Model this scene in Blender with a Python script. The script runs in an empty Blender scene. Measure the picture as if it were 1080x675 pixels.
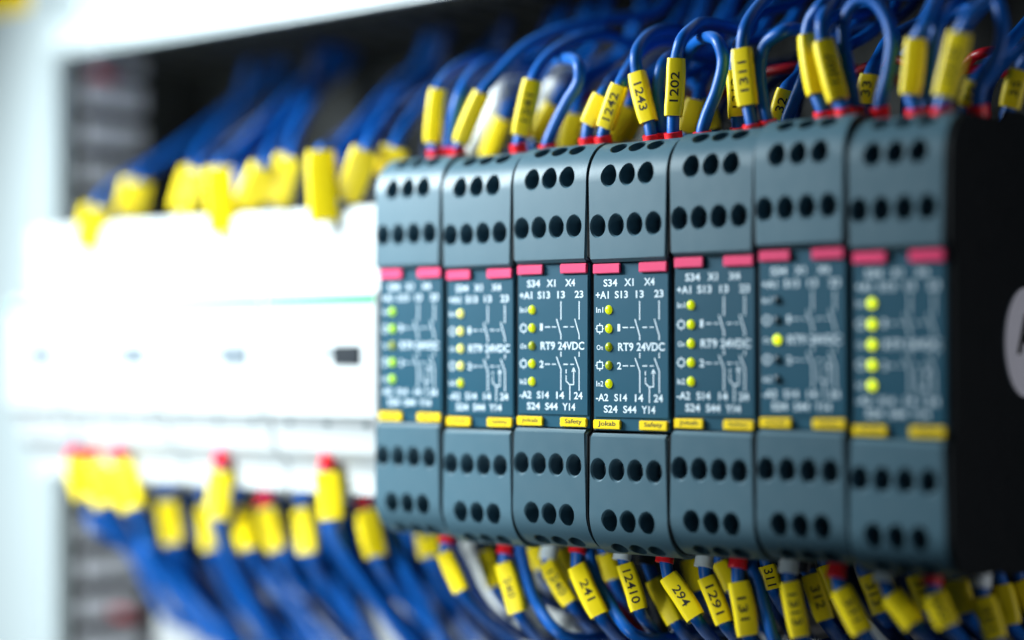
import bpy, bmesh, math, random
from mathutils import Vector, Matrix
random.seed(7)
MM = 0.001
SC = bpy.context.scene
COL = SC.collection

# ------------------------------------------------------------------ camera frame (all lengths in mm, world in metres)
F = 1900.0
TH = math.atan(F / 2440.0)
PITCH = math.atan(35.5 / F)
D0 = 437.0
FH = Vector((-math.sin(TH), math.cos(TH), 0))
CAM = -D0 * FH
RIGHT = Vector((math.cos(TH), math.sin(TH), 0))
FWD = (FH * math.cos(PITCH) + Vector((0, 0, 1)) * math.sin(PITCH)).normalized()
UP = RIGHT.cross(FWD).normalized()

def at(px, py, Y):
    """the point of the depth plane Y (mm behind the relay fronts) that the photograph shows at px, py"""
    d = FWD * F + RIGHT * (px - 540) + UP * (337.5 - py)
    t = (Y - CAM.y) / d.y
    return CAM + d * t

# ------------------------------------------------------------------ materials
MATS = {}
def nodes(m):
    m.use_nodes = True
    return m.node_tree.nodes, m.node_tree.links
def plastic(name, col, rough=0.45, var=0.06, bump=0.06, scale=900, spec=0.5, dirt=0.0, coat=0.0, metal=0.0):
    m = bpy.data.materials.new(name); n, l = nodes(m); b = n['Principled BSDF']
    tc = n.new('ShaderNodeTexCoord')
    nz = n.new('ShaderNodeTexNoise'); nz.inputs['Scale'].default_value = 60; nz.inputs['Detail'].default_value = 6
    l.new(tc.outputs['Object'], nz.inputs['Vector'])
    mx = n.new('ShaderNodeMix'); mx.data_type = 'RGBA'
    l.new(nz.outputs['Fac'], mx.inputs['Factor'])
    mx.inputs['A'].default_value = (*[c * (1 - var) for c in col], 1)
    mx.inputs['B'].default_value = (*[min(1, c * (1 + var)) for c in col], 1)
    if name in ('relay_grey', 'sleeve_yellow', 'label_teal', 'tag_pink', 'wire_blue'):
        oi = n.new('ShaderNodeObjectInfo'); hv = n.new('ShaderNodeHueSaturation'); mr = n.new('ShaderNodeMapRange')
        mr.inputs['To Min'].default_value = .88 if name != 'sleeve_yellow' else .88; mr.inputs['To Max'].default_value = 1.06 if name != 'sleeve_yellow' else 1.0
        l.new(oi.outputs['Random'], mr.inputs['Value']); l.new(mr.outputs['Result'], hv.inputs['Value']); l.new(mx.outputs['Result'], hv.inputs['Color'])
        l.new(hv.outputs['Color'], b.inputs['Base Color'])
    else:
        l.new(mx.outputs['Result'], b.inputs['Base Color'])
    rr = n.new('ShaderNodeMapRange'); rr.inputs['To Min'].default_value = max(0, rough - .08); rr.inputs['To Max'].default_value = rough + .1
    nz3 = n.new('ShaderNodeTexNoise'); nz3.inputs['Scale'].default_value = 220; nz3.inputs['Detail'].default_value = 4
    l.new(tc.outputs['Object'], nz3.inputs['Vector']); l.new(nz3.outputs['Fac'], rr.inputs['Value'])
    l.new(rr.outputs['Result'], b.inputs['Roughness'])
    nz2 = n.new('ShaderNodeTexNoise'); nz2.inputs['Scale'].default_value = scale * 3; nz2.inputs['Detail'].default_value = 3
    l.new(tc.outputs['Object'], nz2.inputs['Vector'])
    bp = n.new('ShaderNodeBump'); bp.inputs['Strength'].default_value = bump; bp.inputs['Distance'].default_value = 0.0002
    l.new(nz2.outputs['Fac'], bp.inputs['Height']); l.new(bp.outputs['Normal'], b.inputs['Normal'])
    b.inputs['Specular IOR Level'].default_value = spec
    b.inputs['Coat Weight'].default_value = coat
    b.inputs['Metallic'].default_value = metal
    MATS[name] = m
    return m
def glow(name, col, base, strength, rough=.3):
    m = bpy.data.materials.new(name); n, l = nodes(m); b = n['Principled BSDF']
    b.inputs['Base Color'].default_value = (*base, 1); b.inputs['Roughness'].default_value = rough
    b.inputs['Emission Color'].default_value = (*col, 1); b.inputs['Emission Strength'].default_value = strength
    MATS[name] = m
    return m
plastic('relay_grey', (.060, .125, .166), .42, .05, .10)
plastic('relay_black', (.006, .008, .010), .5, .1, .12, spec=.25)
plastic('label_teal', (.005, .066, .112), .5, .05, .04, spec=.3)
plastic('recess_teal', (.004, .022, .04), .5)
plastic('print_white', (.66, .76, .84), .6, .02)
plastic('print_black', (.012, .012, .012), .6, .02)
plastic('tag_pink', (.80, .045, .16), .4, .05)
plastic('tag_yellow', (.95, .66, .003), .4, .04)
plastic('sleeve_yellow', (1.0, .74, .001), .42, .05, .10)
plastic('wire_blue', (.002, .095, .40), .38, .08, .05, spec=.35)
plastic('wire_navy', (.002, .018, .085), .4, .1, .05, spec=.3)  # same blue wire, darkened: shade inside the cabinet put into the colour
plastic('wire_red', (.42, .008, .015), .35, .08, .05)
plastic('wire_white', (.72, .74, .74), .4, .04, .05)
plastic('wire_black', (.01, .012, .018), .4, .08, .05)
plastic('ferrule_red', (.85, .006, .015), .38, .06)
plastic('ferrule_white', (.74, .80, .82), .4, .05)
plastic('breaker_white', (.50, .52, .53), .4, .02, .05)
plastic('breaker_dark', (.014, .018, .024), .4)
plastic('breaker_window', (.16, .19, .22), .4)
plastic('breaker_green', (.04, .36, .16), .4)
plastic('breaker_print', (.14, .18, .2), .5)
plastic('cabinet_white', (.50, .56, .575), .35, .02, .12, scale=300)
plastic('cabinet_lip', (.42, .41, .38), .45, .05, .1)
plastic('panel_shaded', (.016, .018, .017), .6, .15, .1)  # near black: shade of the cabinet interior put into the panel colour
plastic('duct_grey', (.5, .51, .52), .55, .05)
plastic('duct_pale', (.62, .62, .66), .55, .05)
plastic('duct_shaded', (.014, .015, .013), .6, .1)  # darkened version of the duct plastic, shade put into the colour
plastic('badge_white', (.85, .82, .9), .5, .06)
plastic('screw_steel', (.30, .36, .40), .35, .15, metal=.6)
glow('lamp_lime', (.40, .85, 0), (.35, .6, .0), .7)
glow('lamp_pale', (.85, .86, .22), (.7, .7, .15), .7)
glow('lamp_yellow', (.68, .78, .0), (.5, .6, .0), .55)
glow('lamp_dim', (.25, .32, .0), (.30, .34, .0), .22)
glow('lamp_bright', (.80, .95, .0), (.6, .7, .0), 1.2)
plastic('lamp_off', (.02, .05, .075), .3)

# ------------------------------------------------------------------ mesh helpers
def mesh_from(bm, name):
    me = bpy.data.meshes.new(name)
    bmesh.ops.recalc_face_normals(bm, faces=bm.faces)
    bm.to_mesh(me); bm.free()
    return me
def finish(me, origin, smooth_angle=35):
    """mm -> metres, move into the space of origin (mm)"""
    me.transform(Matrix.Scale(MM, 4) @ Matrix.Translation(-Vector(origin)))
    for p in me.polygons: p.use_smooth = True
    try: me.set_sharp_from_angle(angle=math.radians(smooth_angle))
    except Exception: pass
    me.update()
    return me
def link(name, me, mat, parent=None, loc=None):
    o = bpy.data.objects.new(name, me); COL.objects.link(o)
    if me is not None and mat is not None:
        if len(me.materials) == 0:
            for x in (mat if isinstance(mat, (list, tuple)) else [mat]): me.materials.append(MATS[x])
    if parent is not None: o.parent = parent
    if loc is not None: o.location = Vector(loc) * MM
    return o
def part(name, bm, mat, parent=None, origin=(0, 0, 0), ang=35):
    me = finish(mesh_from(bm, name), origin, ang)
    return link(name, me, mat, parent, None if parent is not None else origin)
def tag(o, label, cat, group=None, kind=None):
    o['label'] = label; o['category'] = cat
    if group: o['group'] = group
    if kind: o['kind'] = kind
    return o
def empty(name, loc):
    o = bpy.data.objects.new(name, None); COL.objects.link(o); o.location = Vector(loc) * MM
    o.empty_display_size = .005
    return o

def box(bm, x0, x1, y0, y1, z0, z1, bev=0.0, seg=2):
    r = bmesh.ops.create_cube(bm, size=1)
    vs = r['verts']
    for v in vs:
        v.co = Vector((x0 + (v.co.x + .5) * (x1 - x0), y0 + (v.co.y + .5) * (y1 - y0), z0 + (v.co.z + .5) * (z1 - z0)))
    if bev > 0:
        es = list({e for v in vs for e in v.link_edges})
        bmesh.ops.bevel(bm, geom=es, offset=bev, segments=seg, affect='EDGES', clamp_overlap=True)
def prism(bm, prof, x0, x1, bev=0.0, seg=2):
    """profile of (y, z) points extruded along x"""
    a = [bm.verts.new((x0, y, z)) for y, z in prof]
    b = [bm.verts.new((x1, y, z)) for y, z in prof]
    n = len(prof)
    caps = [bm.faces.new(a), bm.faces.new(list(reversed(b)))]
    for i in range(n):
        bm.faces.new((a[i], b[i], b[(i + 1) % n], a[(i + 1) % n]))
    if bev > 0:
        es = [e for f in caps for e in f.edges]
        bmesh.ops.bevel(bm, geom=es, offset=bev, segments=seg, affect='EDGES', clamp_overlap=True)
def cyl(bm, p0, p1, r0, r1=None, seg=20, cap=True):
    p0, p1 = Vector(p0), Vector(p1); r1 = r0 if r1 is None else r1
    d = (p1 - p0).normalized(); u = d.orthogonal().normalized(); v = d.cross(u)
    A = [bm.verts.new(p0 + (u * math.cos(t) + v * math.sin(t)) * r0) for t in [2 * math.pi * i / seg for i in range(seg)]]
    B = [bm.verts.new(p1 + (u * math.cos(t) + v * math.sin(t)) * r1) for t in [2 * math.pi * i / seg for i in range(seg)]]
    for i in range(seg): bm.faces.new((A[i], A[(i + 1) % seg], B[(i + 1) % seg], B[i]))
    if cap: bm.faces.new(list(reversed(A))); bm.faces.new(B)
def spline(pts, step=8):
    P = [Vector(p) for p in pts]
    if len(P) < 3: return P
    Q = [P[0] * 2 - P[1]] + P + [P[-1] * 2 - P[-2]]
    out = []
    for i in range(1, len(Q) - 2):
        p0, p1, p2, p3 = Q[i - 1], Q[i], Q[i + 1], Q[i + 2]
        # centripetal Catmull-Rom
        t0 = 0; t1 = t0 + max((p1 - p0).length, 1e-3) ** .5; t2 = t1 + max((p2 - p1).length, 1e-3) ** .5; t3 = t2 + max((p3 - p2).length, 1e-3) ** .5
        for k in range(step):
            t = t1 + (t2 - t1) * k / step
            a1 = p0 * ((t1 - t) / (t1 - t0)) + p1 * ((t - t0) / (t1 - t0))
            a2 = p1 * ((t2 - t) / (t2 - t1)) + p2 * ((t - t1) / (t2 - t1))
            a3 = p2 * ((t3 - t) / (t3 - t2)) + p3 * ((t - t2) / (t3 - t2))
            b1 = a1 * ((t2 - t) / (t2 - t0)) + a2 * ((t - t0) / (t2 - t0))
            b2 = a2 * ((t3 - t) / (t3 - t1)) + a3 * ((t - t1) / (t3 - t1))
            out.append(b1 * ((t2 - t) / (t2 - t1)) + b2 * ((t - t1) / (t2 - t1)))
    out.append(P[-1])
    return out
def tube(bm, path, r, sides=14):
    d = (path[1] - path[0]).normalized(); u = d.orthogonal().normalized()
    rings = []
    for i, p in enumerate(path):
        t = (path[min(i + 1, len(path) - 1)] - path[max(i - 1, 0)]).normalized()
        u = (u - t * u.dot(t)).normalized(); v = t.cross(u)
        rings.append([bm.verts.new(p + (u * math.cos(a) + v * math.sin(a)) * r) for a in [2 * math.pi * k / sides for k in range(sides)]])
    for A, B in zip(rings, rings[1:]):
        for k in range(sides): bm.faces.new((A[k], A[(k + 1) % sides], B[(k + 1) % sides], B[k]))
    bm.faces.new(list(reversed(rings[0]))); bm.faces.new(rings[-1])

# ------------------------------------------------------------------ lettering
_glyph = {}
def text_mesh(s, bold=0.018):
    """flat text in x/y with its own bounding box (list of verts, faces, w, h)"""
    key = (s, bold)
    if key in _glyph: return _glyph[key]
    cu = bpy.data.curves.new('lettering', 'FONT'); cu.body = s; cu.size = 1; cu.offset = bold; cu.resolution_u = 3
    ob = bpy.data.objects.new('lettering', cu); COL.objects.link(ob)
    dg = bpy.context.evaluated_depsgraph_get(); me = bpy.data.meshes.new_from_object(ob.evaluated_get(dg))
    vs = [v.co.copy() for v in me.vertices]; fs = [tuple(p.vertices) for p in me.polygons]
    bpy.data.objects.remove(ob); bpy.data.curves.remove(cu); bpy.data.meshes.remove(me)
    x0 = min(v.x for v in vs); x1 = max(v.x for v in vs); y0 = min(v.y for v in vs); y1 = max(v.y for v in vs)
    res = ([((v.x - x0) / (x1 - x0), (v.y - y0) / (y1 - y0)) for v in vs], fs, (x1 - x0), (y1 - y0))
    _glyph[key] = res
    return res
def put_text(bm, s, O, U, V, w, h, bold=0.018):
    """text filling the rectangle O .. O + U*w + V*h"""
    vs, fs, _, _ = text_mesh(s, bold)
    B = [bm.verts.new(O + U * (a * w) + V * (b * h)) for a, b in vs]
    for f in fs:
        try: bm.faces.new([B[i] for i in f])
        except ValueError: pass

# ------------------------------------------------------------------ the relay
ZC = 2.0            # height of the row's centre line
PW = 22.5           # pitch of the row
R = 10.0
ZA = 38.7
def block_profile(off=0.0):
    p = [(24, 19.8 + off), (.9 + off, 19.8 + off), (0 + off, 20.6 + off), (off, ZA - .35)]
    for i in range(0, 19):
        a = math.pi / 2 * i / 18
        p.append((R - (R - off) * math.cos(a), ZA + (R - off) * math.sin(a)))
    p += [(R + .4, ZA + R - off), (24, ZA + R - off)]
    return p
def cut_mesh(bm, cutters, bev=.1):
    me = mesh_from(bm, 'tmp'); ob = bpy.data.objects.new('tmp', me); COL.objects.link(ob)
    cm = mesh_from(cutters, 'tmpc'); oc = bpy.data.objects.new('tmpc', cm); COL.objects.link(oc)
    md = ob.modifiers.new('b', 'BOOLEAN'); md.operation = 'DIFFERENCE'; md.solver = 'EXACT'; md.object = oc; md.use_self = True
    bv = ob.modifiers.new('v', 'BEVEL'); bv.width = bev; bv.segments = 2; bv.limit_method = 'ANGLE'; bv.angle_limit = math.radians(38)
    dg = bpy.context.evaluated_depsgraph_get(); dg.update()
    res = bpy.data.meshes.new_from_object(ob.evaluated_get(dg))
    bpy.data.objects.remove(ob); bpy.data.objects.remove(oc); bpy.data.meshes.remove(me); bpy.data.meshes.remove(cm)
    return res
def oval(bm, c, d, rx, rz, depth, seg=28, ch=.36):
    """elliptical cutter: starts 4 mm outside c, goes depth inside along d (d in the y/z plane)"""
    d = Vector(d).normalized(); u = Vector((1, 0, 0)); v = d.cross(u).normalized(); c = Vector(c)
    rings = [[bm.verts.new(c + d * t + u * ((rx + g) * math.cos(a)) + v * ((rz + g) * math.sin(a))) for a in [2 * math.pi * k / seg for k in range(seg)]] for t, g in ((-4, ch), (.02, ch), (ch + .1, 0), (depth, 0))]
    for A, B in zip(rings, rings[1:]):
        for k in range(seg): bm.faces.new((A[k], A[(k + 1) % seg], B[(k + 1) % seg], B[k]))
    bm.faces.new(rings[0]); bm.faces.new(rings[-1])
def make_block_mesh():
    bm = bmesh.new(); prism(bm, block_profile(), .35, 21.95, bev=.5, seg=3)
    ct = bmesh.new()
    for k in range(4): oval(ct, (2.9 + 5.2 * k, 0, 28.3), (0, 1, 0), 1.93, 2.45, 9)
    for k in range(3):
        oval(ct, (5.95 + 5.2 * k, 0, 40.2), (0, 1, 0), 2.0, 2.5, 7.2)
        a = math.radians(56)
        oval(ct, (5.95 + 5.2 * k, R - R * math.cos(a), ZA + R * math.sin(a)), (0, .80, -.60), 2.1, 2.0, 3.8, ch=.15)
    return cut_mesh(bm, ct)
BLOCK = make_block_mesh()
def block_copy(sign):
    me = BLOCK.copy()
    if sign < 0:
        me.transform(Matrix.Scale(-1, 4, Vector((0, 0, 1)))); me.flip_normals()
    me = finish(me, (0, 0, 0), 22)
    # true normals on the moulded outside: flat front, round shoulder
    nor = [(0, 0, 0)] * len(me.loops)
    for p in me.polygons:
        for li in p.loop_indices:
            c = me.vertices[me.loops[li].vertex_index].co * 1000
            z = c.z * sign
            if z <= ZA: n = Vector((0, -1, 0))
            elif c.y >= R: n = Vector((0, 0, sign))
            else: n = Vector((0, c.y - R, (z - ZA) * sign)).normalized()
            nor[li] = n
        if any(p.normal.dot(nor[li]) < .96 for li in p.loop_indices):
            for li in p.loop_indices: nor[li] = (0, 0, 0)
    me.normals_split_custom_set(nor)
    return me
UPPER, LOWER = block_copy(1), block_copy(-1)
UPPER.name = LOWER.name = 'terminal_block'

def screws_bm(sign):
    bm = bmesh.new()
    for k in range(4):
        x = 2.9 + 5.2 * k; z = sign * 28.3
        cyl(bm, (x, 4.6, z), (x, 9.2, z), 1.6, seg=18)
        a = (.5, 2.1, 1.2, 2.8)[k]; u = Vector((math.cos(a), 0, math.sin(a))); n = Vector((-u.z, 0, u.x)) * .2
        bm.faces.new([bm.verts.new(Vector((x, 4.56, z)) + p) for p in (u * -1.4 - n, u * 1.4 - n, u * 1.4 + n, u * -1.4 + n)])
    return bm
def housing_bm():
    bm = bmesh.new()
    off = .45
    up = block_profile(off)
    up = [(2.4, up[0][1])] + up[1:]                     # close against the nose
    prof = []
    # full side outline, going round: nose plane between the blocks, then the upper shoulder, back, lower shoulder
    side = [(2.2, -19.9), (2.2, 19.9)] + [(y, z) for y, z in block_profile(off)[2:-1]] + [(30, ZA + R - .45), (30, 44), (94, 44), (94, -44), (30, -44), (30, -ZA - R + .45)] \
        + [(y, -z) for y, z in reversed(block_profile(off)[2:-1])]
    for x0, x1 in ((.0, .34), (21.96, 22.3)): prism(bm, side, x0, x1)
    core = [(2.25, -19.7), (2.25, 19.7), (14, 19.7), (14, 36), (22, 46.9), (30, 46.9), (30, 43.9), (93.9, 43.9), (93.9, -43.9), (30, -43.9), (30, -46.9), (22, -46.9), (14, -36), (14, -19.7)]
    prism(bm, core, .3, 22.0)
    return bm
LABEL_Y = 1.35
def plate_bm():
    bm = bmesh.new()
    box(bm, .75, 21.75, LABEL_Y, 2.3, -16.6, 17.0, .25)
    box(bm, .55, 21.95, LABEL_Y + .35, 2.28, -19.5, 19.6, .1)
    return bm
def rect(bm, x0, x1, z0, z1, y):
    bm.faces.new([bm.verts.new((x, y, z)) for x, z in ((x0, z0), (x1, z0), (x1, z1), (x0, z1))])
def stroke(bm, x0, z0, x1, z1, y, w=.27):
    a, b = Vector((x0, y, z0)), Vector((x1, y, z1)); d = (b - a).normalized(); n = Vector((-d.z, 0, d.x)) * (w / 2)
    bm.faces.new([bm.verts.new(p) for p in (a - n, b - n, b + n, a + n)])
def print_bm():
    bm = bmesh.new(); y = LABEL_Y - .03
    U, V = Vector((1, 0, 0)), Vector((0, 0, 1))
    def t(s, x0, x1, zc, h=1.75, bold=.02): put_text(bm, s, Vector((x0, y, zc - h / 2)), U, V, x1 - x0, h, bold)
    for s, a, b in (('S34', 3.6, 7.5), ('X1', 9.5, 12.1), ('X4', 15.0, 17.9)): t(s, a, b, 15.0)
    for s, a, b in (('+A1', 1.35, 5.1), ('S13', 6.8, 10.5), ('13', 12.7, 14.9), ('23', 17.8, 20.3)): t(s, a, b, 12.2)
    for s, a, b in (('-A2', 1.35, 4.9), ('S14', 6.6, 10.2), ('14', 12.4, 14.7), ('24', 17.6, 20.1)): t(s, a, b, -11.8)
    for s, a, b in (('S24', 3.6, 7.5), ('S44', 9.1, 12.8), ('Y14', 14.2, 18.0)): t(s, a, b, -14.5)
    t('RT9', 7.7, 12.0, 0.0, 1.95); t('24VDC', 12.9, 20.6, 0.0, 1.95)
    t('In1', 1.5, 3.5, 8.7, 1.3, .012); t('On', 1.6, 3.4, -.1, 1.2, .012); t('In2', 1.5, 3.5, -8.6, 1.3, .012)
    for z in (4.3, -4.3):
        for a in ((1.7, z - .75, 3.3, z - .75), (1.7, z + .75, 3.3, z + .75), (1.7, z - .75, 1.7, z + .75), (3.3, z - .75, 3.3, z + .75),
                  (2.5, z + .75, 2.5, z + 1.3), (2.5, z - .75, 2.5, z - 1.3)): stroke(bm, *a, y, .26)
        stroke(bm, 1.2, z, 1.7, z, y, .2); stroke(bm, 3.3, z, 3.7, z, y, .2)
    t('1', 7.55, 8.3, 4.5, 1.7); t('2', 7.4, 8.6, -4.4, 1.7)
    for z in (4.5, -4.4):
        stroke(bm, 9.0, z, 10.5, z, y); stroke(bm, 11.1, z, 12.3, z, y, .22); stroke(bm, 14.5, z, 15.8, z, y); stroke(bm, 16.5, z, 17.6, z, y, .22)
    for x in (13.75, 19.1):
        stroke(bm, x, 10.6, x, 6.2, y); stroke(bm, x - 1.3, 6.4, x, 2.6, y); stroke(bm, x, 2.7, x, 1.5, y)
        stroke(bm, x, -1.4, x, -2.6, y); stroke(bm, x - 1.3, -2.6, x, -5.6, y); stroke(bm, x, -5.5, x, -10.6, y)
    stroke(bm, 15.3, -5.6, 15.3, -6.6, y, .24); stroke(bm, 15.3, -7.0, 15.3, -8.2, y, .24)
    stroke(bm, 15.2, -8.3, 16.4, -9.3, y, .26); stroke(bm, 16.4, -9.2, 16.4, -12.9, y, .27)
    stroke(bm, 17.5, -5.6, 17.5, -9.2, y, .26); stroke(bm, 17.6, -9.2, 16.4, -9.2, y, .26)
    stroke(bm, 17.5, -5.2, 17.0, -6.2, y, .24); stroke(bm, 17.5, -5.2, 18.0, -6.2, y, .24)
    return bm
def make_relay_meshes():
    M = {}
    M['housing'] = finish(mesh_from(housing_bm(), 'housing'), (0, 0, 0)); M['housing'].materials.append(MATS['relay_black'])
    UPPER.materials.clear(); LOWER.materials.clear()
    UPPER.materials.append(MATS['relay_grey']); LOWER.materials.append(MATS['relay_grey'])
    M['plate'] = finish(mesh_from(plate_bm(), 'label_plate'), (0, 0, 0)); M['plate'].materials.append(MATS['label_teal'])
    M['print'] = finish(mesh_from(print_bm(), 'lettering'), (0, 0, 0)); M['print'].materials.append(MATS['print_white'])
    for s in (1, -1):
        M['screw%d' % s] = finish(mesh_from(screws_bm(s), 'screw_heads'), (0, 0, 0)); M['screw%d' % s].materials.append(MATS['screw_steel'])
    bm = bmesh.new(); box(bm, 0, 7.7, .55, 1.4, -1.15, 1.15, .18, 2)
    M['pink'] = finish(mesh_from(bm, 'tag'), (0, 0, 0)); M['pink'].materials.append(MATS['tag_pink'])
    bm = bmesh.new(); box(bm, 0, 7.7, .55, 1.4, -1.1, 1.1, .18, 2)
    M['yellow'] = finish(mesh_from(bm, 'tag'), (0, 0, 0)); M['yellow'].materials.append(MATS['tag_yellow'])
    for k, s in (('word1', 'Jokab'), ('word2', 'Safety')):
        bm = bmesh.new(); put_text(bm, s, Vector((1.5, .52, -.62)), Vector((1, 0, 0)), Vector((0, 0, 1)), 5.0, 1.4, .015)
        M[k] = finish(mesh_from(bm, 'lettering'), (0, 0, 0)); M[k].materials.append(MATS['print_black'])
    # indicator lamp: a low dome standing in the label
    bm = bmesh.new(); rings = []
    for i in range(7):
        a = math.pi / 2 * i / 6
        rings.append((.98 * math.cos(a), -.75 * math.sin(a)))
    prev = None
    for r, yy in rings[:-1]:
        ring = [bm.verts.new((r * math.cos(t), yy, 1.12 * r * math.sin(t))) for t in [2 * math.pi * k / 20 for k in range(20)]]
        if prev:
            for k in range(20): bm.faces.new((prev[k], prev[(k + 1) % 20], ring[(k + 1) % 20], ring[k]))
        prev = ring
    tip = bm.verts.new((0, rings[-1][1], 0))
    for k in range(20): bm.faces.new((prev[k], prev[(k + 1) % 20], tip))
    M['lamp'] = finish(mesh_from(bm, 'indicator_lamp'), (0, 0, 0), 80)
    M['lamps'] = {}
    for c in ('lime', 'pale', 'yellow', 'dim', 'bright', 'off'):
        me = M['lamp'].copy(); me.materials.append(MATS['lamp_' + c]); M['lamps'][c] = me
    return M
RM = make_relay_meshes()
DZ = [.1, -.75, -.1, -.45, .3, 1.0, -.1]
DY = [0, .2, 0, .1, .2, -.3, 0]
LAMPS = [['lime', 'lime', 'dim', 'lime', 'lime'], ['pale'] * 4 + ['yellow'], ['yellow', 'yellow', 'dim', 'yellow', 'yellow'], ['yellow', 'yellow', 'dim', 'dim', 'yellow'],
         ['yellow'] * 5, ['off', 'off', 'bright', 'off', 'off'], ['bright'] * 5]
RL = ['grey relay with lime lamps at the row end touching the white breakers',
      'grey relay with four pale yellow lamps, second from the white breakers',
      'grey relay with sharp white lettering, third from the white breakers',
      'grey relay in the middle of the row of seven, crisp lettering, two dim lamps',
      'grey relay with five yellow lamps, beside the relay whose lamps are mostly off',
      'grey relay with only its middle lamp lit, the other four dark',
      'grey relay at the black-sided end with round white badge, five bright lamps']
def kid(name, me, parent, loc=(0, 0, 0)):
    o = bpy.data.objects.new(name, me); COL.objects.link(o); o.parent = parent; o.location = Vector(loc) * MM
    return o
for i in range(7):
    r = empty('safety_relay', ((i - 2) * PW, DY[i], ZC + DZ[i]))
    r.rotation_euler.y = math.radians((.08, -.12, .1, -.08, .1, -.22, .05)[i])
    tag(r, RL[i], 'relay', 'relays in a row on the rail')
    kid('housing', RM['housing'], r)
    for me, s, dz in ((UPPER, 1, .25 * (i == 5)), (LOWER, -1, -.35 * (i in (1, 3)))):
        b = kid('terminal_block', me, r, (0, 0, dz))
        kid('screw_heads', RM['screw%d' % s], b)
    p = kid('label_plate', RM['plate'], r)
    kid('lettering', RM['print'], p)
    for k, c in enumerate(LAMPS[i]):
        o = kid('indicator_lamp', RM['lamps'][c], r, (5.1, LABEL_Y, (8.7, 4.3, 0, -4.3, -8.6)[k]))
        if c in ('dim', 'off') and i != 3: o['label'] = 'dim olive lamp' if c == 'dim' else 'dark unlit lamp'
    for x in (.85, 13.8):
        kid('marker_tag', RM['pink'], r, (x, .2, 18.35))['label'] = 'pink tag'
        y = kid('marker_tag', RM['yellow'], r, (x, .2, -18.1)); y['label'] = 'yellow tag with small black word'
        kid('lettering', RM['word1'] if x < 5 else RM['word2'], y)
    if i == 6:
        bm = bmesh.new(); f = [(y, z) for y, z in block_profile(.3)[2:-1]]
        prism(bm, [(2.0, -20.2), (2.0, 20.2)] + f + [(27, ZA + R - .3), (30, 51.2), (94, 51.2), (94, -50), (30, -50), (27, -ZA - R + .3)] + [(y, -z) for y, z in reversed(f)], 22.32, 23.3, .25)
        part('side_cover', bm, 'relay_black', r)
        bm = bmesh.new(); cyl(bm, (23.3, 39.5, .6), (23.7, 39.5, .6), 12.2, seg=64)
        bmesh.ops.bevel(bm, geom=[e for e in bm.edges if len(e.link_faces) == 2 and e.calc_face_angle(0) > 1], offset=.15, segments=2, affect='EDGES')
        bd = part('badge', bm, 'badge_white', r)
        bm = bmesh.new(); put_text(bm, 'A', Vector((23.74, 33.4, -2.0)), Vector((0, 1, 0)), Vector((0, 0, 1)), 10.5, 9.0, .05)
        part('lettering', bm, 'print_black', bd)

# ------------------------------------------------------------------ the white circuit breakers
BRK = [(-88.5, -46.2), (-131, -88.7), (-173.5, -131.2), (-202.5, -173.7)]
BL = ['white circuit breaker with clear dark switch window, touching the grey relays', 'white circuit breaker with grey switch window, second from the grey relays',
      'white circuit breaker with faint switch window, third from the grey relays', 'narrow white circuit breaker at the cabinet wall end of the row']
for i, (x0, x1) in enumerate(BRK):
    o0 = (x1, 2.6, ZC)
    b = empty('circuit_breaker', o0); tag(b, BL[i], 'breaker', 'white circuit breakers in a row')
    bm = bmesh.new()
    prof = [(0, -18.6), (0, 13.6), (1.6, 15), (8, 15), (8, 36), (10, 38), (92, 38), (92, -44), (30, -44), (22, -40.5), (10, -40), (10, -31.6), (6.5, -29.8), (5, -28.5), (3.2, -19.6), (2.0, -19.0)]
    prism(bm, prof, x0 - x1 + .12, -.12, bev=.5, seg=2)
    part('body', bm, 'breaker_white', b)
    w = x1 - x0
    bm = bmesh.new(); box(bm, -w + 1.5, -1.2, -.12, .3, 11.3, 13.2)
    part('colour_stripe', bm, 'breaker_green', b)
    bm = bmesh.new(); box(bm, -15.6, -6.2, -.5, .4, -4.9, -.1, .3)
    part('switch', bm, 'breaker_dark' if i == 0 else 'breaker_window', b)
    bm = bmesh.new(); box(bm, -19.5, -15.5, -.1, .3, -2.6, -1.2); box(bm, -w + 6, -w + 11, -.1, .3, 6, 6.8)
    part('printed_mark', bm, 'breaker_print', b)
    npole = 3 if w > 30 else 2
    for k in range(npole):
        xx = -w * (k + .5) / npole
        bm = bmesh.new(); box(bm, xx - 1.2, xx + 1.2, 3.0, 5.3, -21.6, -20.2, .3)
        part('latch', bm, 'breaker_print', b)
        bm = bmesh.new(); cyl(bm, (xx, 7.8, 21.5), (xx, 8.3, 21.5), 1.3, seg=18)
        part('terminal_screw', bm, 'breaker_print', b)

# ------------------------------------------------------------------ the cabinet round them
cab = empty('electrical_cabinet', (-228, 40, 0))
tag(cab, 'white metal electrical cabinet around the relays and breakers', 'cabinet')
CO = (-228, 40, 0)
def cpart(name, bm, mat, parent=None):
    me = finish(mesh_from(bm, name), CO); return link(name, me, mat, parent or cab)
bm = bmesh.new(); box(bm, -300, 430, 108, 111, -190, 190, .5); back = cpart('back_panel', bm, 'panel_shaded')
bm = bmesh.new(); box(bm, -330, -228, 40, 47, -190, 190, 1.5, 3); cpart('side_frame', bm, 'cabinet_white')
bm = bmesh.new(); box(bm, -227.9, 430, 36.5, 41.8, 100, 113, 1.5, 3); cpart('top_rail', bm, 'cabinet_white')
bm = bmesh.new(); box(bm, -227.9, 430, 42, 46, 113.2, 190, .8); top = cpart('top_panel', bm, 'cabinet_white')
bm = bmesh.new()
c = at(12, -2, 41.6)
tri = [(-11, -8), (11, -8), (0, 11)]
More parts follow.
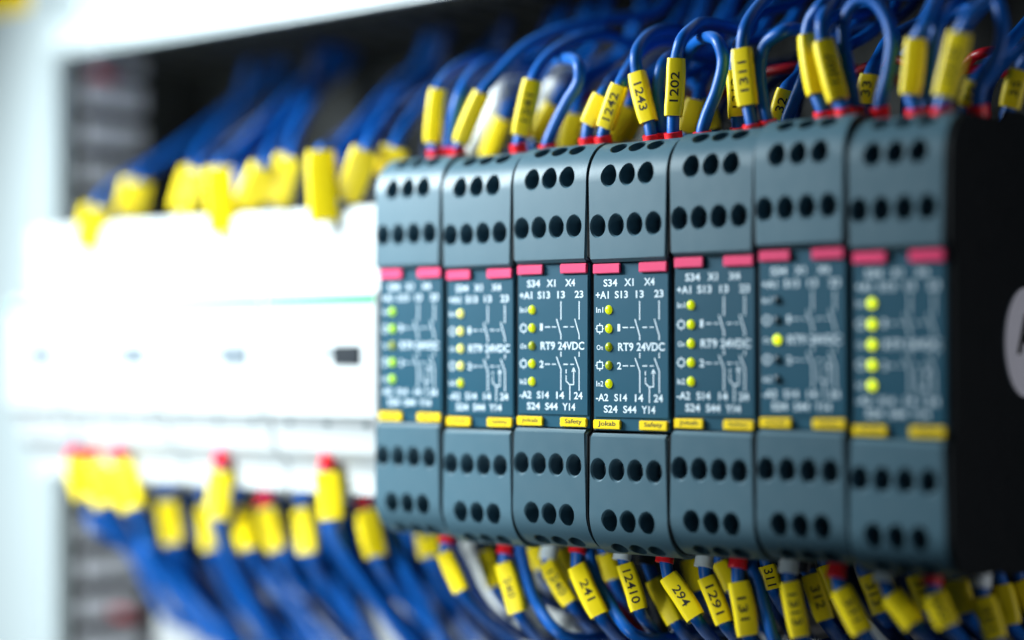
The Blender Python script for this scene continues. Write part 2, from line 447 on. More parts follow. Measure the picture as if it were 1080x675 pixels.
vs = [[bm.verts.new((c.x + a, y, c.z + b)) for a, b in ((-13, -5), (-11.5, -6), (11.5, -6), (13, -5), (13, 6), (11.5, 7), (-11.5, 7), (-13, 6))] for y in (39.6, 39.95)]
bm.faces.new(vs[0]); bm.faces.new(list(reversed(vs[1])))
for k in range(8): bm.faces.new((vs[0][k], vs[0][(k + 1) % 8], vs[1][(k + 1) % 8], vs[1][k]))
cpart('sticker', bm, 'tag_yellow')
bm = bmesh.new(); box(bm, -231, -228.2, 47.1, 52, -190, 190, .4); cpart('inner_lip', bm, 'cabinet_lip')

# ------------------------------------------------------------------ slotted cable ducts
def duct_vertical():
    d = empty('cable_duct', (-240, 70, 0)); tag(d, 'upright grey slotted cable duct at the left side of the cabinet', 'cable duct')
    O = (-240, 70, 0)
    bm = bmesh.new(); z = -188; pitch = 13.6
    z = -186.5
    while z < 184:
        box(bm, -228.4, -226.4, 52.3, 78.5, z, z + 8.2, .5); z += pitch
    me = finish(mesh_from(bm, 'slotted_side'), O); link('slotted_side', me, 'duct_pale', d)
    bm = bmesh.new(); box(bm, -228.6, -226.2, 78.6, 107.8, -188, 188, .3)
    me = finish(mesh_from(bm, 'duct_base'), O); link('duct_base', me, 'duct_shaded', d)  # solid duct wall in the shade-darkened colour
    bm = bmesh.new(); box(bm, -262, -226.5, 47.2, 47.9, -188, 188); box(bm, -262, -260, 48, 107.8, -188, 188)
    me = finish(mesh_from(bm, 'cover'), O); link('cover', me, 'duct_shaded', d)
duct_vertical()
def duct_horizontal(z0, z1, mat, mat2, label, fz, x00=-222):
    d = empty('cable_duct', (0, 80, z0)); tag(d, label, 'cable duct')
    O = (0, 80, z0)
    bm = bmesh.new(); x = x00
    lo, hi = (z0, z0 + 2) if fz > 0 else (z1 - 2, z1)
    while x < 420:
        box(bm, x, x + 7.5, 57.8, 88, lo, hi, .4); x += 12.5
    box(bm, x00, 425, 87, 107.5, lo, hi, .3)
    me = finish(mesh_from(bm, 'slotted_side'), O); link('slotted_side', me, mat, d)
    bm = bmesh.new(); box(bm, x00 - 1, 426, 55.2, 57.6, z0 - .8, z1 + .8, .8)
    me = finish(mesh_from(bm, 'cover'), O); link('cover', me, mat2, d)
duct_horizontal(102, 134, 'duct_shaded', 'duct_shaded', 'slotted cable duct coloured dark for shade, running above the relays and breakers', 1)
duct_horizontal(-130, -72, 'duct_grey', 'duct_grey', 'pale grey slotted cable duct running below the relays', -1, -192)

# ------------------------------------------------------------------ wires
def c1(x, y): return (380 + x / 3, y / 3)
def c2(x, y): return (720 + x / 3, y / 3)
def c5(x, y): return (380 + x / 3, 440 + y / 3)
def c6(x, y): return (720 + x / 3, 450 + y / 3)
def c7(x, y): return (x / 2.571, y / 2.571)
def c8(x, y): return (x / 2.571, 412 + y / 2.571)

def sleeve(parent, O, a, b, text, w=4.5, th=3.7, twist=0.0, flip=False, rw=1.5):
    a, b = Vector(a), Vector(b); ax = (b - a).normalized()
    toc = (CAM - (a + b) / 2).normalized()
    th = max(th, 2 * rw + .9)
    n = (toc - ax * toc.dot(ax)).normalized(); n = Matrix.Rotation(twist, 3, ax) @ n
    s = ax.cross(n).normalized()
    bm = bmesh.new(); L = (b - a).length; k = 6; sec = []
    rr = 1.05
    for cx, cy, a0 in ((1, 1, 0), (-1, 1, 90), (-1, -1, 180), (1, -1, 270)):
        for q in range(4):
            t = math.radians(a0 + 30 * q)
            sec.append((cx * (w / 2 - rr) + rr * math.cos(t), cy * (th / 2 - rr) + rr * math.sin(t)))
    rings = []
    bow = random.uniform(-.25, .25)
    for j in range(k + 1):
        f = j / k; sc = .93 if j in (0, k) else 1.0
        p = a.lerp(b, f) + s * (bow * math.sin(math.pi * f))
        rings.append([bm.verts.new(p + s * (u * sc) + n * (v * sc)) for u, v in sec])
    e0 = [bm.verts.new(a + ax * .25 + s * (u * .72) + n * (v * .72)) for u, v in sec]
    e1 = [bm.verts.new(b - ax * .25 + s * (u * .72) + n * (v * .72)) for u, v in sec]
    allr = [e0] + rings + [e1]; m = len(sec)
    for A, B in zip(allr, allr[1:]):
        for q in range(m): bm.faces.new((A[q], A[(q + 1) % m], B[(q + 1) % m], B[q]))
    bm.faces.new(e0); bm.faces.new(e1)
    sl = part('marker_sleeve', bm, 'sleeve_yellow', parent, O, 50)
    if text:
        bm = bmesh.new()
        h = 2.1; wd = min(L * .72, 1.75 * len(text)); top = a.lerp(b, .5)
        U = -ax if flip else ax
        V = n.cross(U)
        org = top - U * (wd / 2) - V * (h / 2) + n * (th / 2 + .03) + s * 0
        put_text(bm, text, org, U, V, wd, h, .012)
        part('lettering', bm, 'print_black', sl, O)
    return sl

BLUE, BLUE_SHADE = 'wire_blue', 'wire_navy'
def wire(label, pts, Y=14, sl=None, text=None, col='ferrule_red', mat=BLUE, r=1.5, up=True, group='blue wires above the relays', end=True, second=None, twist=None, flip=False, sw=4.5, cat='wire', name='wire', foot=3.5):
    """pts: pixel points (x, y) or (x, y, depth); sl: index of the point where the sleeve starts (it ends at the next one)"""
    W = []
    for p in pts:
        W.append(at(p[0], p[1], p[2] if len(p) > 2 else Y))
    dz = -1 if up else 1
    O = W[0].copy()
    path = list(W)
    if sl is not None: path[sl + 1:sl + 1] = [W[sl].lerp(W[sl + 1], f) for f in (.12, .35, .65, .88)]
    if foot: path = [W[0] + Vector((0, 1.0, dz * foot))] + path
    if second:                                          # the far end is plugged in too
        path.append(W[-1] + Vector((0, 1.0, dz * 3.5)))
    elif end == 'back':
        p = W[-1]; path += [Vector((p.x + 6, max(p.y + 14, 74), p.z + 2)), Vector((p.x + 8, 107, p.z + 1))]
    elif end:
        p = W[-1]
        if up: path += [Vector((p.x + 3, max(p.y + 6, 66), max(p.z + 6, 84))), Vector((p.x + 6, max(p.y + 8, 72), max(p.z + 16, 100)))]
        else: path += [Vector((p.x + 3, max(p.y + 6, 64), min(p.z - 6, -66))), Vector((p.x + 6, max(p.y + 8, 72), min(p.z - 16, -90)))]
    bm = bmesh.new(); tube(bm, spline(path, 9), r)
    o = part(name, bm, mat, None, O)
    tag(o, label, cat, group)
    ends = [(W[0], W[1], col)] + ([(W[-1], W[-2], second)] if second else [])
    for p, q, c in ends:
        if not c: continue
        d = Vector((0, 1.0, dz * 3.5)).normalized()
        bm = bmesh.new(); cyl(bm, p + d * 3.0, p - d * (.5 if up else 1.7), 2.1, 2.2, seg=20); 
        bmesh.ops.bevel(bm, geom=[e for e in bm.edges if len(e.link_faces) == 2 and e.calc_face_angle(0) > 1], offset=.3, segments=2, affect='EDGES')
        part('ferrule_collar', bm, c, o, O)
    if sl is not None:
        sleeve(o, O, W[sl], W[sl + 1], text, w=sw, twist=random.uniform(-.3, .3) if twist is None else twist, flip=flip, rw=r)
    return o

G1 = 'blue wires above the relays'
wire('blue wire with blank yellow sleeve, above the relay with lime lamps', [c1(237, 478), c1(228, 452), c1(246, 282), c1(290, 225) + (22,), c1(360, 190) + (34,), c1(440, 182) + (48,), c1(520, 190) + (60,)], 12, 1, col='ferrule_red')
wire('bare blue wire bending right, between two blank sleeves above the second relay', [c1(280, 470), c1(285, 420), c1(315, 300), c1(375, 215) + (26,), c1(450, 188) + (40,), c1(560, 215) + (56,)], 14)
wire('blue wire in a long arc to the upper right, leaning yellow sleeve, above second relay', [c1(306, 472), c1(318, 450), c1(386, 292), c1(430, 240) + (19,), c1(520, 150) + (26,), c1(640, 92) + (36,), c1(780, 62) + (48,), c1(920, 40) + (60,)], 14, 1)
wire('blue wire with sleeve reading 1241, above the third relay from the breakers', [c1(500, 460), c1(508, 428), c1(546, 252), c1(580, 195) + (18,), c1(650, 140) + (26,), c1(770, 112) + (40,), c1(880, 140) + (54,)], 14, 1, '1241', sw=5)
wire('short blue jumper loop bare of sleeves, above the third relay', [c1(592, 462), c1(610, 410), c1(655, 320), c1(692, 255), c1(690, 205), c1(640, 188) + (24,), c1(590, 215) + (36,), c1(545, 300) + (44,)], 14)
wire('blue wire with plain sleeve pressed against the sleeve beside it, above the fourth relay', [c1(718, 440), c1(724, 392), c1(765, 300), c1(800, 250) + (24,), c1(850, 228) + (36,), c1(930, 250) + (56,)], 16, 1)
wire('blue wire with lettered sleeve leaning right over its plain neighbour, above the fourth relay', [c1(768, 436), c1(775, 404), c1(822, 268), c1(850, 215) + (22,), c1(905, 150) + (34,), c1(985, 128) + (48,), c1(1060, 150) + (60,)], 14, 1, '1242')
wire('blue wire with sleeve tilted left, touching the upright sleeve 1202', [c1(922, 432), c1(914, 388), c1(876, 232), c1(872, 175), c1(905, 118) + (20,), c1(975, 92) + (32,), c1(1060, 108) + (46,)], 14, 1, '1243', flip=True)
wire('bare blue wire rising close behind the upright sleeve 1202', [c1(955, 425), c1(950, 380), c1(940, 290), c1(955, 205), c1(1020, 165) + (30,), c1(1090, 180) + (44,)], 17)
wire('blue wire with upright yellow sleeve reading 1202, above the fifth relay', [c1(990, 424), c1(990, 368), c1(1000, 186), c1(1015, 130), c1(1055, 86) + (18,), c2(70, 72) + (26,), c2(150, 90) + (38,), c2(220, 130) + (52,)], 12, 1, '1202')
wire('bare blue wire in a tight hook left of the sleeve 1311', [c2(62, 422), c2(75, 370), c2(110, 280), c2(128, 190), c2(110, 130), c2(65, 122) + (18,), c2(20, 165) + (28,), c2(0, 240) + (40,)], 12)
wire('blue wire with big yellow sleeve reading 1311, rising out of the picture', [c2(220, 398), c2(208, 336), c2(188, 156), c2(196, 95), c2(225, 40) + (15,), c2(270, -10) + (22,), c2(330, -50) + (40,)], 11, 1, '1311', sw=5.0)
wire('blue wire with plain sleeve half hidden behind the sleeve 1311', [c2(178, 408), c2(172, 372), c2(162, 225), c2(175, 150), c2(215, 90) + (32,), c2(250, 40) + (50,)], 17, 1, '1312', sw=4.2)
wire('bare blue wire arching right beside the sleeve 1311', [c2(268, 386), c2(252, 310), c2(244, 220), c2(262, 140), c2(320, 98), c2(385, 102) + (24,), c2(420, 170) + (34,)], 13)
wire('blue wire with small low sleeve reading 32, above the sixth relay', [c2(285, 410), c2(296, 378), c2(325, 282), c2(365, 240) + (36,), c2(400, 180) + (46,)], 28, 1, '32', col=None, sw=4.2)
wire('bare blue wire leaning right beside the small sleeve 32', [c2(330, 385), c2(350, 330), c2(385, 240), c2(420, 150) + (36,), c2(460, 60) + (46,)], 26, col=None)
wire('blue wire with plain sleeve, left of two crossing above the sixth relay', [c2(445, 358), c2(424, 300), c2(394, 112), c2(405, 62), c2(440, 15), c2(490, -35) + (26,)], 13, 1)
wire('blue wire with lettered sleeve, right of two crossing above the sixth relay', [c2(512, 348), c2(492, 318), c2(444, 132), c2(440, 70), c2(465, 20) + (15,), c2(520, -40) + (26,)], 10, 1, '1207', sw=4.8)
wire('blue jumper in a tall closed hoop between the sixth and end relays', [c2(545, 345), c2(535, 270), c2(512, 150), c2(515, 60), c2(550, 8), c2(600, 2), c2(640, 45), c2(662, 120), c2(650, 230), c2(622, 345)], 14, second='ferrule_red')
wire('blue wire with small sleeve reading 33 behind the tall blue hoop', [c2(575, 360), c2(580, 330), c2(592, 236), c2(620, 180) + (38,), c2(660, 120) + (50,)], 30, 1, '33', col=None, sw=4.4)
wire('blue wire with blank upright sleeve, left of two above the end relay', [c2(738, 350), c2(720, 300), c2(738, 124), c2(765, 80), c2(795, 10) + (18,), c2(830, -50) + (30,)], 13, 1, sw=4.6)
wire('bare blue wire between the two sleeves above the end relay', [c2(775, 346), c2(785, 280), c2(795, 170), c2(812, 70), c2(860, 5) + (26,), c2(930, -30) + (40,)], 17)
wire('blue wire with wide leaning lettered sleeve above the end relay', [c2(818, 345), c2(828, 306), c2(878, 104), c2(905, 55), c2(950, 8) + (14,), c2(1010, -40) + (24,)], 9, 1, '1210', sw=5.0)
wire('bare blue wire running level near the top edge, above the end relay', [c2(700, 180), c2(760, 110), c2(830, 55), c2(900, 30), c2(980, -5), c2(1050, -60)], 34, col=None, foot=0)
wire('bare blue wire curving up from the last terminal of the end relay', [c2(935, 340), c2(945, 270), c2(990, 190), c2(1012, 100), c2(1000, 20), c2(970, -50) + (30,)], 25)
wire('blue wire with sleeve half hidden behind the last bare wire', [c2(885, 365), c2(898, 338), c2(925, 258), c2(965, 210) + (36,), c2(1010, 160) + (48,)], 28, 1, '34', col=None, sw=4.2)
wire('blue wire with sleeve at the right picture edge above the black side', [c2(1020, 380), c2(1034, 340), c2(1068, 222), c2(1100, 160), c2(1150, 60) + (50,)], 40, 1, '35', col=None, sw=4.8)
wire('bare blue wire sloping up to the right picture edge', [c2(935, 290), c2(985, 225), c2(1040, 175), c2(1110, 130), c2(1180, 60)], 30, col=None, foot=0)

# yellow-sleeved wires of the rear terminal row
G2 = 'wires of the rear terminal row above the relays'
rear = [((405, 500), (455, 375), 30, 'yellow sleeve low behind the arc above the second relay'), ((555, 440), (615, 330), 32, 'dull yellow sleeve behind the sleeve 1241'),
        ((655, 470), (680, 360), 32, 'yellow sleeve behind the jumper loop of the third relay'), ((800, 445), (850, 335), 33, 'yellow sleeve behind the leaning pair above the fourth relay'),
        ((835, 440), (880, 330), 38, 'deepest yellow sleeve behind the leaning pair above the fourth relay'),
        ((1035, 420), (1065, 315), 33, 'yellow sleeve low behind the upright sleeve 1202'), ((1110, 415), (1085, 320), 36, 'small yellow sleeve behind the hooked wire left of 1311')]
for a, b, Y, t in rear:
    pa, pb = c1(*a), c1(*b)
    dx, dy = pb[0] - pa[0], pb[1] - pa[1]
    wire('blue wire with ' + t, [(pa[0] - dx * .12, pa[1] - dy * .25), pa, pb, (pb[0] + dx * .5, pb[1] + dy * .45, Y + 8), (pb[0] + dx * 1.6, pb[1] + dy * .9, Y + 20)], Y, 1, col=None, group=G2, sw=5.4)
# white and red leads deep behind the blue ones
wire('white wire standing behind the second relay sleeves', [c1(345, 490), c1(380, 430), c1(440, 330), c1(460, 290) + (44,)], 36, end='back', col=None, mat='wire_white', r=3.6, group='pale leads behind the relays', cat='cable', name='cable')
wire('white wire curving behind the short jumper loop', [c1(600, 480), c1(610, 400), c1(590, 320), c1(620, 265), c1(655, 245) + (50,)], 40, end='back', col=None, mat='wire_white', r=2.8, group='pale leads behind the relays', cat='cable', name='cable')
wire('white wire low between yellow sleeves of the fourth relay', [c1(790, 470), c1(815, 400), c1(845, 340), c1(870, 330)], 46, end='back', col=None, mat='wire_white', r=2.4, group='pale leads behind the relays', cat='cable', name='cable')
for k, (pts, t) in enumerate([([c2(0, 330), c2(110, 300), c2(200, 250), c2(340, 215)], 'red wire deep behind the sleeve 1311'),
                              ([c2(520, 250), c2(600, 205), c2(680, 190), c2(760, 215)], 'red wire behind the small sleeve 33'),
                              ([c2(860, 240), c2(900, 200), c2(920, 180), c2(960, 165)], 'red wire behind the wide leaning sleeve'),
                              ([c1(620, 350), c1(680, 330), c1(760, 300), c1(880, 300)], 'red wire behind the short jumper loop')]):
    wire(t, pts, 48, col=None, mat='wire_red', r=1.2, group='red wires behind the relays', foot=0, end='back')

# tangle of plain wires, shade put into their colour, between the relays and the upper duct
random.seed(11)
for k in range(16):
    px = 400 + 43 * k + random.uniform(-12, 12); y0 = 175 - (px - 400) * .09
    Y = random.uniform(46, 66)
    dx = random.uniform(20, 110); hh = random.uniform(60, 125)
    wire('blue wire coloured dark for shadow behind the sleeved relay wires', [(px, y0, Y - 6), (px + dx * .12, y0 - hh * .45, Y), (px + dx * .5, y0 - hh * .85, Y + 6), (px + dx, y0 - hh, Y + 12)], Y,
         col=None, mat=BLUE_SHADE, group='plain wires in the shadow behind the relays', r=random.choice((1.3, 1.5, 1.6)))

# ---- below the relays
G3 = 'blue wires below the relays'
def low(label, pts, Y=14, sl=1, text=None, col='ferrule_red', **k):
    k.setdefault('group', G3)
    return wire(label, pts, Y, sl, text, col, up=False, **k)
def drop(p, dx=60, dy=90, Y=14):
    return [(p[0] + dx * .22 / 3, p[1] + dy * .3 / 3, Y + 6), (p[0] + dx * .6 / 3, p[1] + dy * .7 / 3, Y + 18), (p[0] + dx * 1.1 / 3, p[1] + dy * 1.15 / 3, Y + 30)]
def lowp(col, stub, s0, s1, dx, dy, Y, cf=c5):
    return [cf(*col), cf(*s0), cf(*s1)] + drop(cf(*s1), dx, dy, Y)
low('blue wire with red collar and blank sleeve, below the second relay', lowp((274, 378), 0, (268, 432), (322, 552), 200, 170, 14), 14)
low('blue wire with dull sleeve set back, below the second relay', lowp((385, 395), 0, (390, 425), (425, 538), 160, 180, 26), 26, col='wire_black')
low('blue wire with large sleeve and red collar, leftmost below the third relay', lowp((460, 412), 0, (455, 462), (500, 618), 150, 150, 12), 12, text='240', sw=5)
low('blue wire with leaning lettered sleeve and white collar, below the third relay', lowp((595, 428), 0, (592, 462), (668, 590), 150, 150, 18), 18, text='1240', col='ferrule_white')
low('blue wire with sleeve and red collar, below the joint of third and fourth relays', lowp((688, 408), 0, (686, 472), (758, 628), 150, 140, 12), 12, text='241', sw=5)
low('blue wire with sleeve reading 12410 and white collar, below the fourth relay', lowp((830, 430), 0, (836, 466), (882, 610), 130, 150, 14), 14, text='12410', col='ferrule_white', twist=0)
low('blue wire with sleeve reading 294 and red collar', lowp((965, 438), 0, (976, 505), (1062, 636), 130, 130, 12), 12, text='294', sw=5, twist=0)
low('blue wire with dull blank sleeve set back, left of the sleeve 294', lowp((905, 445), 0, (930, 515), (998, 650), 130, 130, 24), 24, col='wire_black')
low('blue wire with dull sleeve set back, left of the sleeve 12410', lowp((770, 410), 0, (775, 435), (800, 515), 120, 160, 28), 28, col=None)
low('blue wire with sleeve reading 1291 and white collar', lowp((68, 422), 0, (74, 478), (132, 622), 120, 120, 13, c6), 13, text='1291', col='ferrule_white', twist=0)
low('blue wire with broad blank sleeve and red collar, right of the sleeve 1291', lowp((176, 425), 0, (176, 490), (206, 660), 110, 110, 11, c6), 11, text='131', sw=5.2)
low('blue wire with sleeve reading 1313 and white collar', lowp((335, 440), 0, (338, 490), (372, 664), 110, 110, 13, c6), 13, text='1313', col='ferrule_white', twist=0, sw=4.7)
low('blue wire with dull sleeve reading 312, below the sixth relay', lowp((385, 440), 0, (405, 468), (452, 612), 110, 120, 22, c6), 22, text='312', col='wire_black', twist=0)
low('blue wire with dull sleeve set back between 1291 and 1313', lowp((262, 420), 0, (265, 440), (285, 515), 110, 140, 28, c6), 28, text='311', col=None)
low('blue wire with leaning blank sleeve and red collar, below the sixth relay', lowp((488, 455), 0, (500, 515), (570, 652), 110, 110, 12, c6), 12, text='331', sw=5)
low('blue wire with strongly leaning sleeve and white collar, below the end relay', lowp((636, 466), 0, (660, 535), (735, 628), 130, 90, 13, c6), 13, col='ferrule_white', sw=5)
low('blue wire with dull sleeve set back, behind the strongly leaning sleeve', lowp((570, 450), 0, (585, 470), (630, 590), 110, 110, 26, c6), 26, text='313', col=None)
low('blue wire with short sleeve and dark red collar, below the end relay', lowp((790, 475), 0, (796, 530), (842, 632), 110, 90, 13, c6), 13, text='332', sw=5)
low('blue wire with dull sleeve set back, left of the dark red collar', lowp((725, 450), 0, (735, 470), (775, 580), 110, 110, 28, c6), 28, text='314', col=None)
low('blue wire with sleeve and white collar, below the black side of the end relay', lowp((945, 485), 0, (950, 540), (992, 672), 90, 90, 26, c6), 26, text='351', col='ferrule_white', sw=5)
low('blue wire with dull sleeve set back, left of the last white collar', lowp((850, 455), 0, (862, 485), (895, 590), 90, 90, 28, c6), 28, col=None, sw=5.2)
low('blue wire with dull sleeve set back, right of the last white collar', lowp((1000, 470), 0, (1010, 500), (1040, 625), 90, 90, 38, c6), 38, col=None)
low('blue wire with sleeve at the lower right corner of the picture', lowp((1060, 460), 0, (1068, 490), (1110, 580), 90, 90, 44, c6), 44, col=None)
for cf, a, b, t in ((c5, (640, 415), (682, 515), 'dull sleeve set back left of the joint of third and fourth relays'), (c6, (118, 430), (158, 515), 'dull sleeve set back between 1291 and the broad blank sleeve'),
                    (c6, (450, 440), (486, 540), 'dull sleeve set back behind the leaning blank sleeve below the sixth relay'), (c6, (678, 455), (716, 560), 'dull sleeve set back between the strongly leaning and short sleeves'),
                    (c5, (545, 410), (575, 480), 'dull sleeve set back beside the large sleeve below the third relay'), (c6, (20, 420), (50, 520), 'dull sleeve set back between 294 and 1291')):
    low('blue wire with ' + t, lowp((a[0] - 6, a[1] - 26), 0, a, b, 110, 140, 34, cf), 34, col=None)
bare = [([c5(505, 395), c5(520, 470), c5(560, 590), c5(640, 690)], 14, BLUE, 'bare blue wire right of the large sleeve below the third relay'),
        ([c5(720, 400), c5(735, 480), c5(790, 590), c5(870, 690)], 15, BLUE, 'bare blue wire left of the sleeve 12410'),
        ([c6(215, 440), c6(232, 480), c6(262, 580), c6(300, 690)], 14, BLUE, 'bare blue wire right of the broad blank sleeve'),
        ([c5(480, 420), c5(520, 510), c5(590, 580), c5(720, 620), c5(850, 700)], 30, BLUE_SHADE, 'dark blue wire crossing behind the sleeves below the third relay'),
        ([c5(300, 400), c5(330, 470), c5(400, 600), c5(520, 690)], 30, BLUE_SHADE, 'dark blue wire behind the sleeves below the second relay'),
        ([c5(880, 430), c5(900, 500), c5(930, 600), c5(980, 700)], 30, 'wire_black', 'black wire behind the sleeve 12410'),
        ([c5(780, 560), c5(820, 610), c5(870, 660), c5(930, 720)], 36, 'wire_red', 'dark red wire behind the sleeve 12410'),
        ([c6(520, 440), c6(560, 540), c6(620, 610), c6(700, 690)], 32, BLUE_SHADE, 'dark blue wire behind the sleeves below the sixth relay'),
        ([c6(680, 440), c6(720, 540), c6(800, 640), c6(900, 720)], 32, BLUE_SHADE, 'dark blue wire behind the sleeves below the end relay')]
for pts, Y, m, t in bare:
    low(t, pts, Y, None, col=None, mat=m)
for pts, t, r in (([c5(330, 420), c5(380, 500), c5(450, 580), c5(560, 700)], 'white cable in the gap below the second relay', 3.4),
               ([c5(500, 430), c5(560, 540), c5(640, 640), c5(700, 720)], 'white cable in the gap below the third relay', 3.0),
               ([c6(540, 450), c6(570, 520), c6(610, 620), c6(660, 700)], 'white cable in the gap below the sixth relay', 2.4),
               ([c6(700, 450), c6(730, 520), c6(760, 600), c6(800, 700)], 'white cable in the gap below the end relay', 2.0)):
    low(t, pts, 40, None, col=None, mat='wire_white', r=r, group='pale leads below the relays', cat='cable', name='cable')
random.seed(23)
for k in range(20):
    px = 450 + 31 * k + random.uniform(-12, 12); y0 = 560 + (px - 450) * .05; Y = random.uniform(38, 56)
    dx = random.uniform(40, 110)
    low('blue wire coloured dark for shadow below the relays', [(px, y0, Y - 6), (px + dx * .15, y0 + 40, Y), (px + dx * .55, y0 + 85, Y + 6), (px + dx, y0 + 120, Y + 12)], Y, None,
        col=None, mat=BLUE_SHADE, group='plain wires in the shadow below the relays', r=random.choice((1.3, 1.5)))

# ---- breakers, top
G4 = 'wires above the white breakers'
def btop(label, col, s0, s1, rise, Y=20, ferr='ferrule_red', sw=5.6, n=0):
    sw += 1.6
    a, b = c7(*s0), c7(*s1)
    q = [c7(*col), a, b] + [c7(*p) + (Y + (20, 44, 72)[j],) for j, p in enumerate(rise)]
    return wire(label, q[1:] if Y < 12 else q, Y, 0 if Y < 12 else 1, None, ferr, group=G4, r=1.6, sw=sw, foot=0 if Y < 12 else 6)
btop('blue wire with blurred yellow sleeve nearest the cabinet side, above the breakers', (235, 690), (238, 672), (262, 560), [(320, 500), (450, 425), (600, 315)], 9, None, 7)
btop('blue wire with orange-yellow sleeve, second from the cabinet side above the breakers', (345, 620), (350, 590), (372, 490), [(415, 455), (520, 385), (660, 285)], 22, None, 7)
btop('blue wire with yellow sleeve left of the first forked pair above the breakers', (490, 600), (495, 575), (530, 460), [(545, 415), (610, 340), (700, 270)], 24, None, 6.2)
btop('blue wire with left sleeve of the first forked pair above the breakers', (600, 655), (606, 632), (592, 455), [(640, 410), (720, 330), (830, 220)], 10, None, 6.5)
btop('blue wire with right sleeve of the first forked pair above the breakers', (632, 620), (650, 585), (716, 450), [(735, 405), (790, 320), (865, 215)], 16, 'ferrule_red', 6)
btop('blue wire with lone yellow sleeve between the two forked pairs', (738, 590), (750, 555), (785, 425), [(800, 370), (840, 290), (890, 220)], 22, 'ferrule_red', 6.2)
btop('blue wire with left sleeve of the second forked pair above the breakers', (880, 640), (880, 600), (870, 410), [(915, 400), (985, 325), (1080, 225)], 8, None, 6.5)
btop('blue wire with right sleeve of the second forked pair above the breakers', (925, 570), (938, 540), (992, 405), [(1010, 365), (1060, 290), (1115, 220)], 14, 'ferrule_red', 6)
btop('blue wire with sleeve close beside the relay with lime lamps', (1045, 520), (1050, 480), (1070, 400), [(1110, 330), (1190, 240), (1290, 160)], 22, None, 6)
for k, (pts, t) in enumerate([([(905, 480), (960, 400), (1040, 300), (1110, 220)], 'thick blue cable between sleeves of the second forked pair'),
                              ([(650, 470), (700, 390), (770, 310), (850, 220)], 'thick blue cable rising from the first forked pair')]):
    wire(t, [c7(*p) + (26 + 22 * j,) for j, p in enumerate(pts)], 26, col=None, group='thick blue cables above the breakers', r=2.6, foot=8, cat='cable', name='cable')
random.seed(5)
for k in range(2):
    px = 190 + 120 * k + random.uniform(-6, 6); y0 = 215 - (px - 130) * .12; Y = random.uniform(44, 60)
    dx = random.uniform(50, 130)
    wire('blue wire coloured dark for shadow behind the wires above the breakers', [(px, y0, Y - 8), (px + dx * .3, y0 - 40, Y), (px + dx * .7, y0 - 75, Y + 8), (px + dx, y0 - 100, Y + 14)], Y, col=None,
         mat=BLUE_SHADE, group='plain wires in the shadow above the breakers', r=1.9)

# ---- breakers, bottom
G5 = 'wires below the white breakers'
def bbot(label, col, s0, s1, fall, Y=20, ferr='ferrule_red', sw=5.6, m=BLUE):
    q = [c8(*col), c8(*s0), c8(*s1)] + [c8(*p) + (Y + 12 * (j + 1),) for j, p in enumerate(fall)]
    return wire(label, q, Y, 1, None, ferr, group=G5, r=1.9, sw=sw, up=False, foot=5, mat=m)
bbot('blue wire with yellow sleeve nearest the cabinet side, below the breakers', (200, 180), (205, 195), (235, 290), [(280, 350), (360, 440), (470, 620)], 9, 'ferrule_red', 7)
bbot('blue wire with broad yellow sleeve in the cluster below the breakers', (255, 185), (260, 200), (290, 310), [(340, 400), (430, 510), (560, 660)], 12, 'ferrule_red', 8)
bbot('blue wire with right sleeve of the cluster below the breakers', (320, 182), (325, 200), (360, 320), [(410, 420), (500, 530), (640, 680)], 9, 'ferrule_red', 8)
bbot('blue wire with lone dull sleeve right of the cluster below the breakers', (448, 285), (450, 300), (470, 415), [(500, 470), (570, 560), (680, 680)], 22, None, 6.5)
bbot('blue wire with red collar and sleeve below the middle of the breakers', (598, 192), (600, 215), (590, 345), [(610, 430), (660, 540), (750, 690)], 9, 'ferrule_red', 7)
bbot('blue wire with sleeve left behind the middle red collar below the breakers', (555, 290), (560, 310), (575, 430), [(600, 500), (660, 590), (760, 700)], 26, None, 6)
bbot('blue wire with sleeve right behind the middle red collar below the breakers', (640, 300), (645, 320), (675, 430), [(720, 500), (790, 580), (900, 700)], 24, None, 6)
bbot('blue wire with sleeve and red collar, left of two set back below the breakers', (715, 300), (722, 320), (750, 435), [(790, 500), (860, 590), (970, 710)], 24, 'ferrule_red', 6)
bbot('blue wire with sleeve, right of two set back below the breakers', (818, 300), (820, 318), (835, 440), [(870, 510), (940, 600), (1050, 720)], 24, None, 6)
bbot('blue wire with bright sleeve and red collar nearest the relays, below the breakers', (885, 198), (888, 220), (900, 350), [(930, 430), (1010, 550), (1130, 700)], 9, 'ferrule_red', 7)
bbot('blue wire with sleeve and red collar below the relay with lime lamps', (985, 305), (992, 325), (1020, 450), [(1060, 520), (1140, 610), (1260, 720)], 22, 'ferrule_red', 6)
bbot('blue wire with dull sleeve set back below the relay with lime lamps', (1150, 370), (1152, 385), (1165, 450), [(1200, 520), (1260, 600), (1350, 720)], 34, None, 6)
for pts, t in (([(260, 350), (340, 400), (430, 480), (560, 660)], 'thick blue cable leaving the cluster at the cabinet side'),
               ([(610, 370), (640, 470), (700, 580), (790, 720)], 'thick blue cable falling below the middle red collar'),
               ([(905, 370), (960, 470), (1050, 590), (1170, 720)], 'thick blue cable falling from the bright sleeve near the relays'),
               ([(400, 430), (480, 510), (560, 610), (660, 720)], 'thick blue cable below the lone dull sleeve')):
    wire(t, [c8(*p) + (20 + 12 * j,) for j, p in enumerate(pts)], 20, col=None, group='thick blue cables below the breakers', r=3.0, foot=6, up=False, cat='cable', name='cable')
random.seed(31)
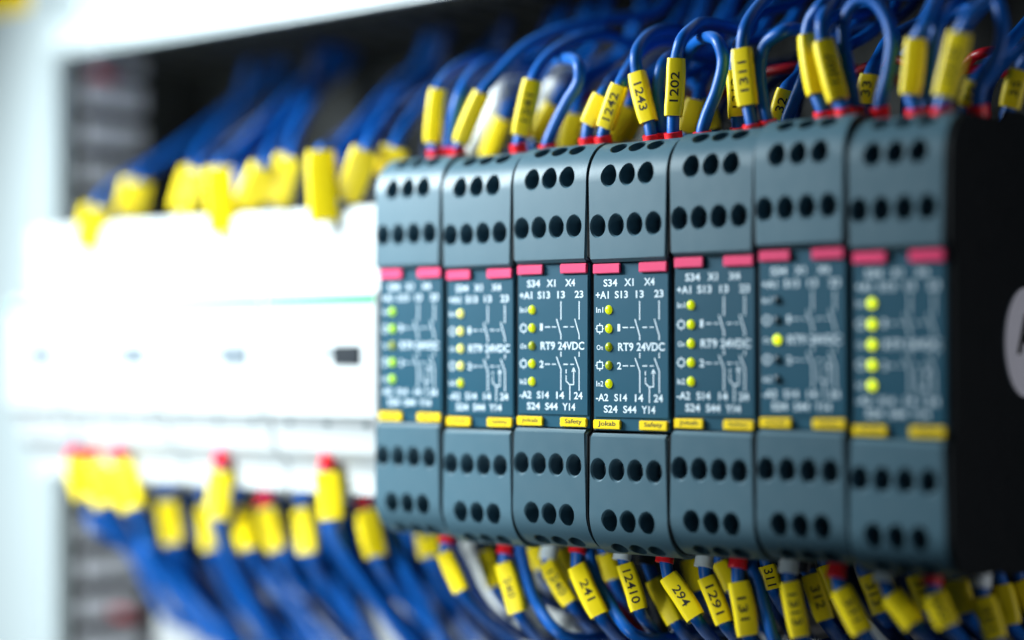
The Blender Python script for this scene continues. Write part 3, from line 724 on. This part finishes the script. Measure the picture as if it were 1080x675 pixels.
for k in range(22):
    px = 130 + 15 * k + random.uniform(-6, 6); y0 = 545 + random.uniform(-8, 14); Y = random.uniform(34, 56)
    dx = random.uniform(60, 140)
    wire('blue wire in the dense fall of plain wires below the breakers', [(px, y0, Y - 8), (px + dx * .25, y0 + 45, Y), (px + dx * .6, y0 + 95, Y + 8), (px + dx, y0 + 145, Y + 14)], Y, col=None,
         mat=BLUE_SHADE if k % 3 == 0 else BLUE, group='plain wires falling below the breakers', r=1.9, up=False)
for p, t in ((c7(255, 200), 'red wire end in a duct slot near the top of the cabinet side'), (c8(310, 605), 'red wire end in a duct slot near the bottom of the cabinet side')):
    a = at(p[0], p[1], 58); bm = bmesh.new()
    x = -226.0; tt = (x - CAM.x) / (a.x - CAM.x); a = CAM + (a - CAM) * tt
    tube(bm, spline([Vector((-250, a.y + 12, a.z)), Vector((-232, a.y + 4, a.z)), a + Vector((2, 1, 0)), a + Vector((3, 6, -1))], 6), 1.4)
    o = part('wire', bm, 'wire_red', None, tuple(a)); tag(o, t, 'wire', 'red wire ends in the duct slots')

# ------------------------------------------------------------------ light, world, camera
w = bpy.data.worlds.new('World'); SC.world = w; w.use_nodes = True
w.node_tree.nodes['Background'].inputs['Color'].default_value = (.35, .62, .85, 1)
w.node_tree.nodes['Background'].inputs['Strength'].default_value = .05
def area(name, loc, target, size, power, col):
    L = bpy.data.lights.new(name, 'AREA'); L.shape = 'RECTANGLE'; L.size = size[0] * MM; L.size_y = size[1] * MM; L.energy = power; L.color = col
    o = bpy.data.objects.new(name, L); COL.objects.link(o); o.location = Vector(loc) * MM
    o.rotation_euler = (Vector(target) - Vector(loc)).to_track_quat('-Z', 'Y').to_euler()
    return o
k = area('key_lamp', (-200, -140, 150), (-12, 0, -3), (140, 120), 1.5, (.86, .97, 1)); k.data.spread = math.radians(133)
k = area('low_fill', (-50, -320, -175), (-170, 60, -78), (140, 120), .42, (.86, .97, 1)); k.data.spread = math.radians(70)  # added fill light to brighten the lower wires and duct fingers
area('side_fill', (430, 55, -30), (112, 40, 0), (150, 150), .27, (.95, .96, 1))  # added weak fill light to brighten the badge and right-facing edges
cam = bpy.data.cameras.new('camera'); co = bpy.data.objects.new('camera', cam); COL.objects.link(co)
co.location = CAM * MM
co.matrix_world = Matrix.Translation(CAM * MM) @ Matrix((RIGHT, UP, -FWD)).transposed().to_4x4()
cam.sensor_width = 36; cam.lens = 36 * F / 1080; cam.clip_start = .005; cam.clip_end = 20
cam.dof.use_dof = True; cam.dof.focus_distance = (Vector((23, 0, 0)) - CAM).dot(FWD) * MM
cam.dof.aperture_fstop = 2.7; cam.dof.aperture_blades = 0
SC.camera = co
SC.render.engine = 'CYCLES'
SC.cycles.use_denoising = True
SC.view_settings.view_transform = 'Standard'; SC.view_settings.look = 'None'; SC.view_settings.exposure = 0; SC.view_settings.gamma = 1
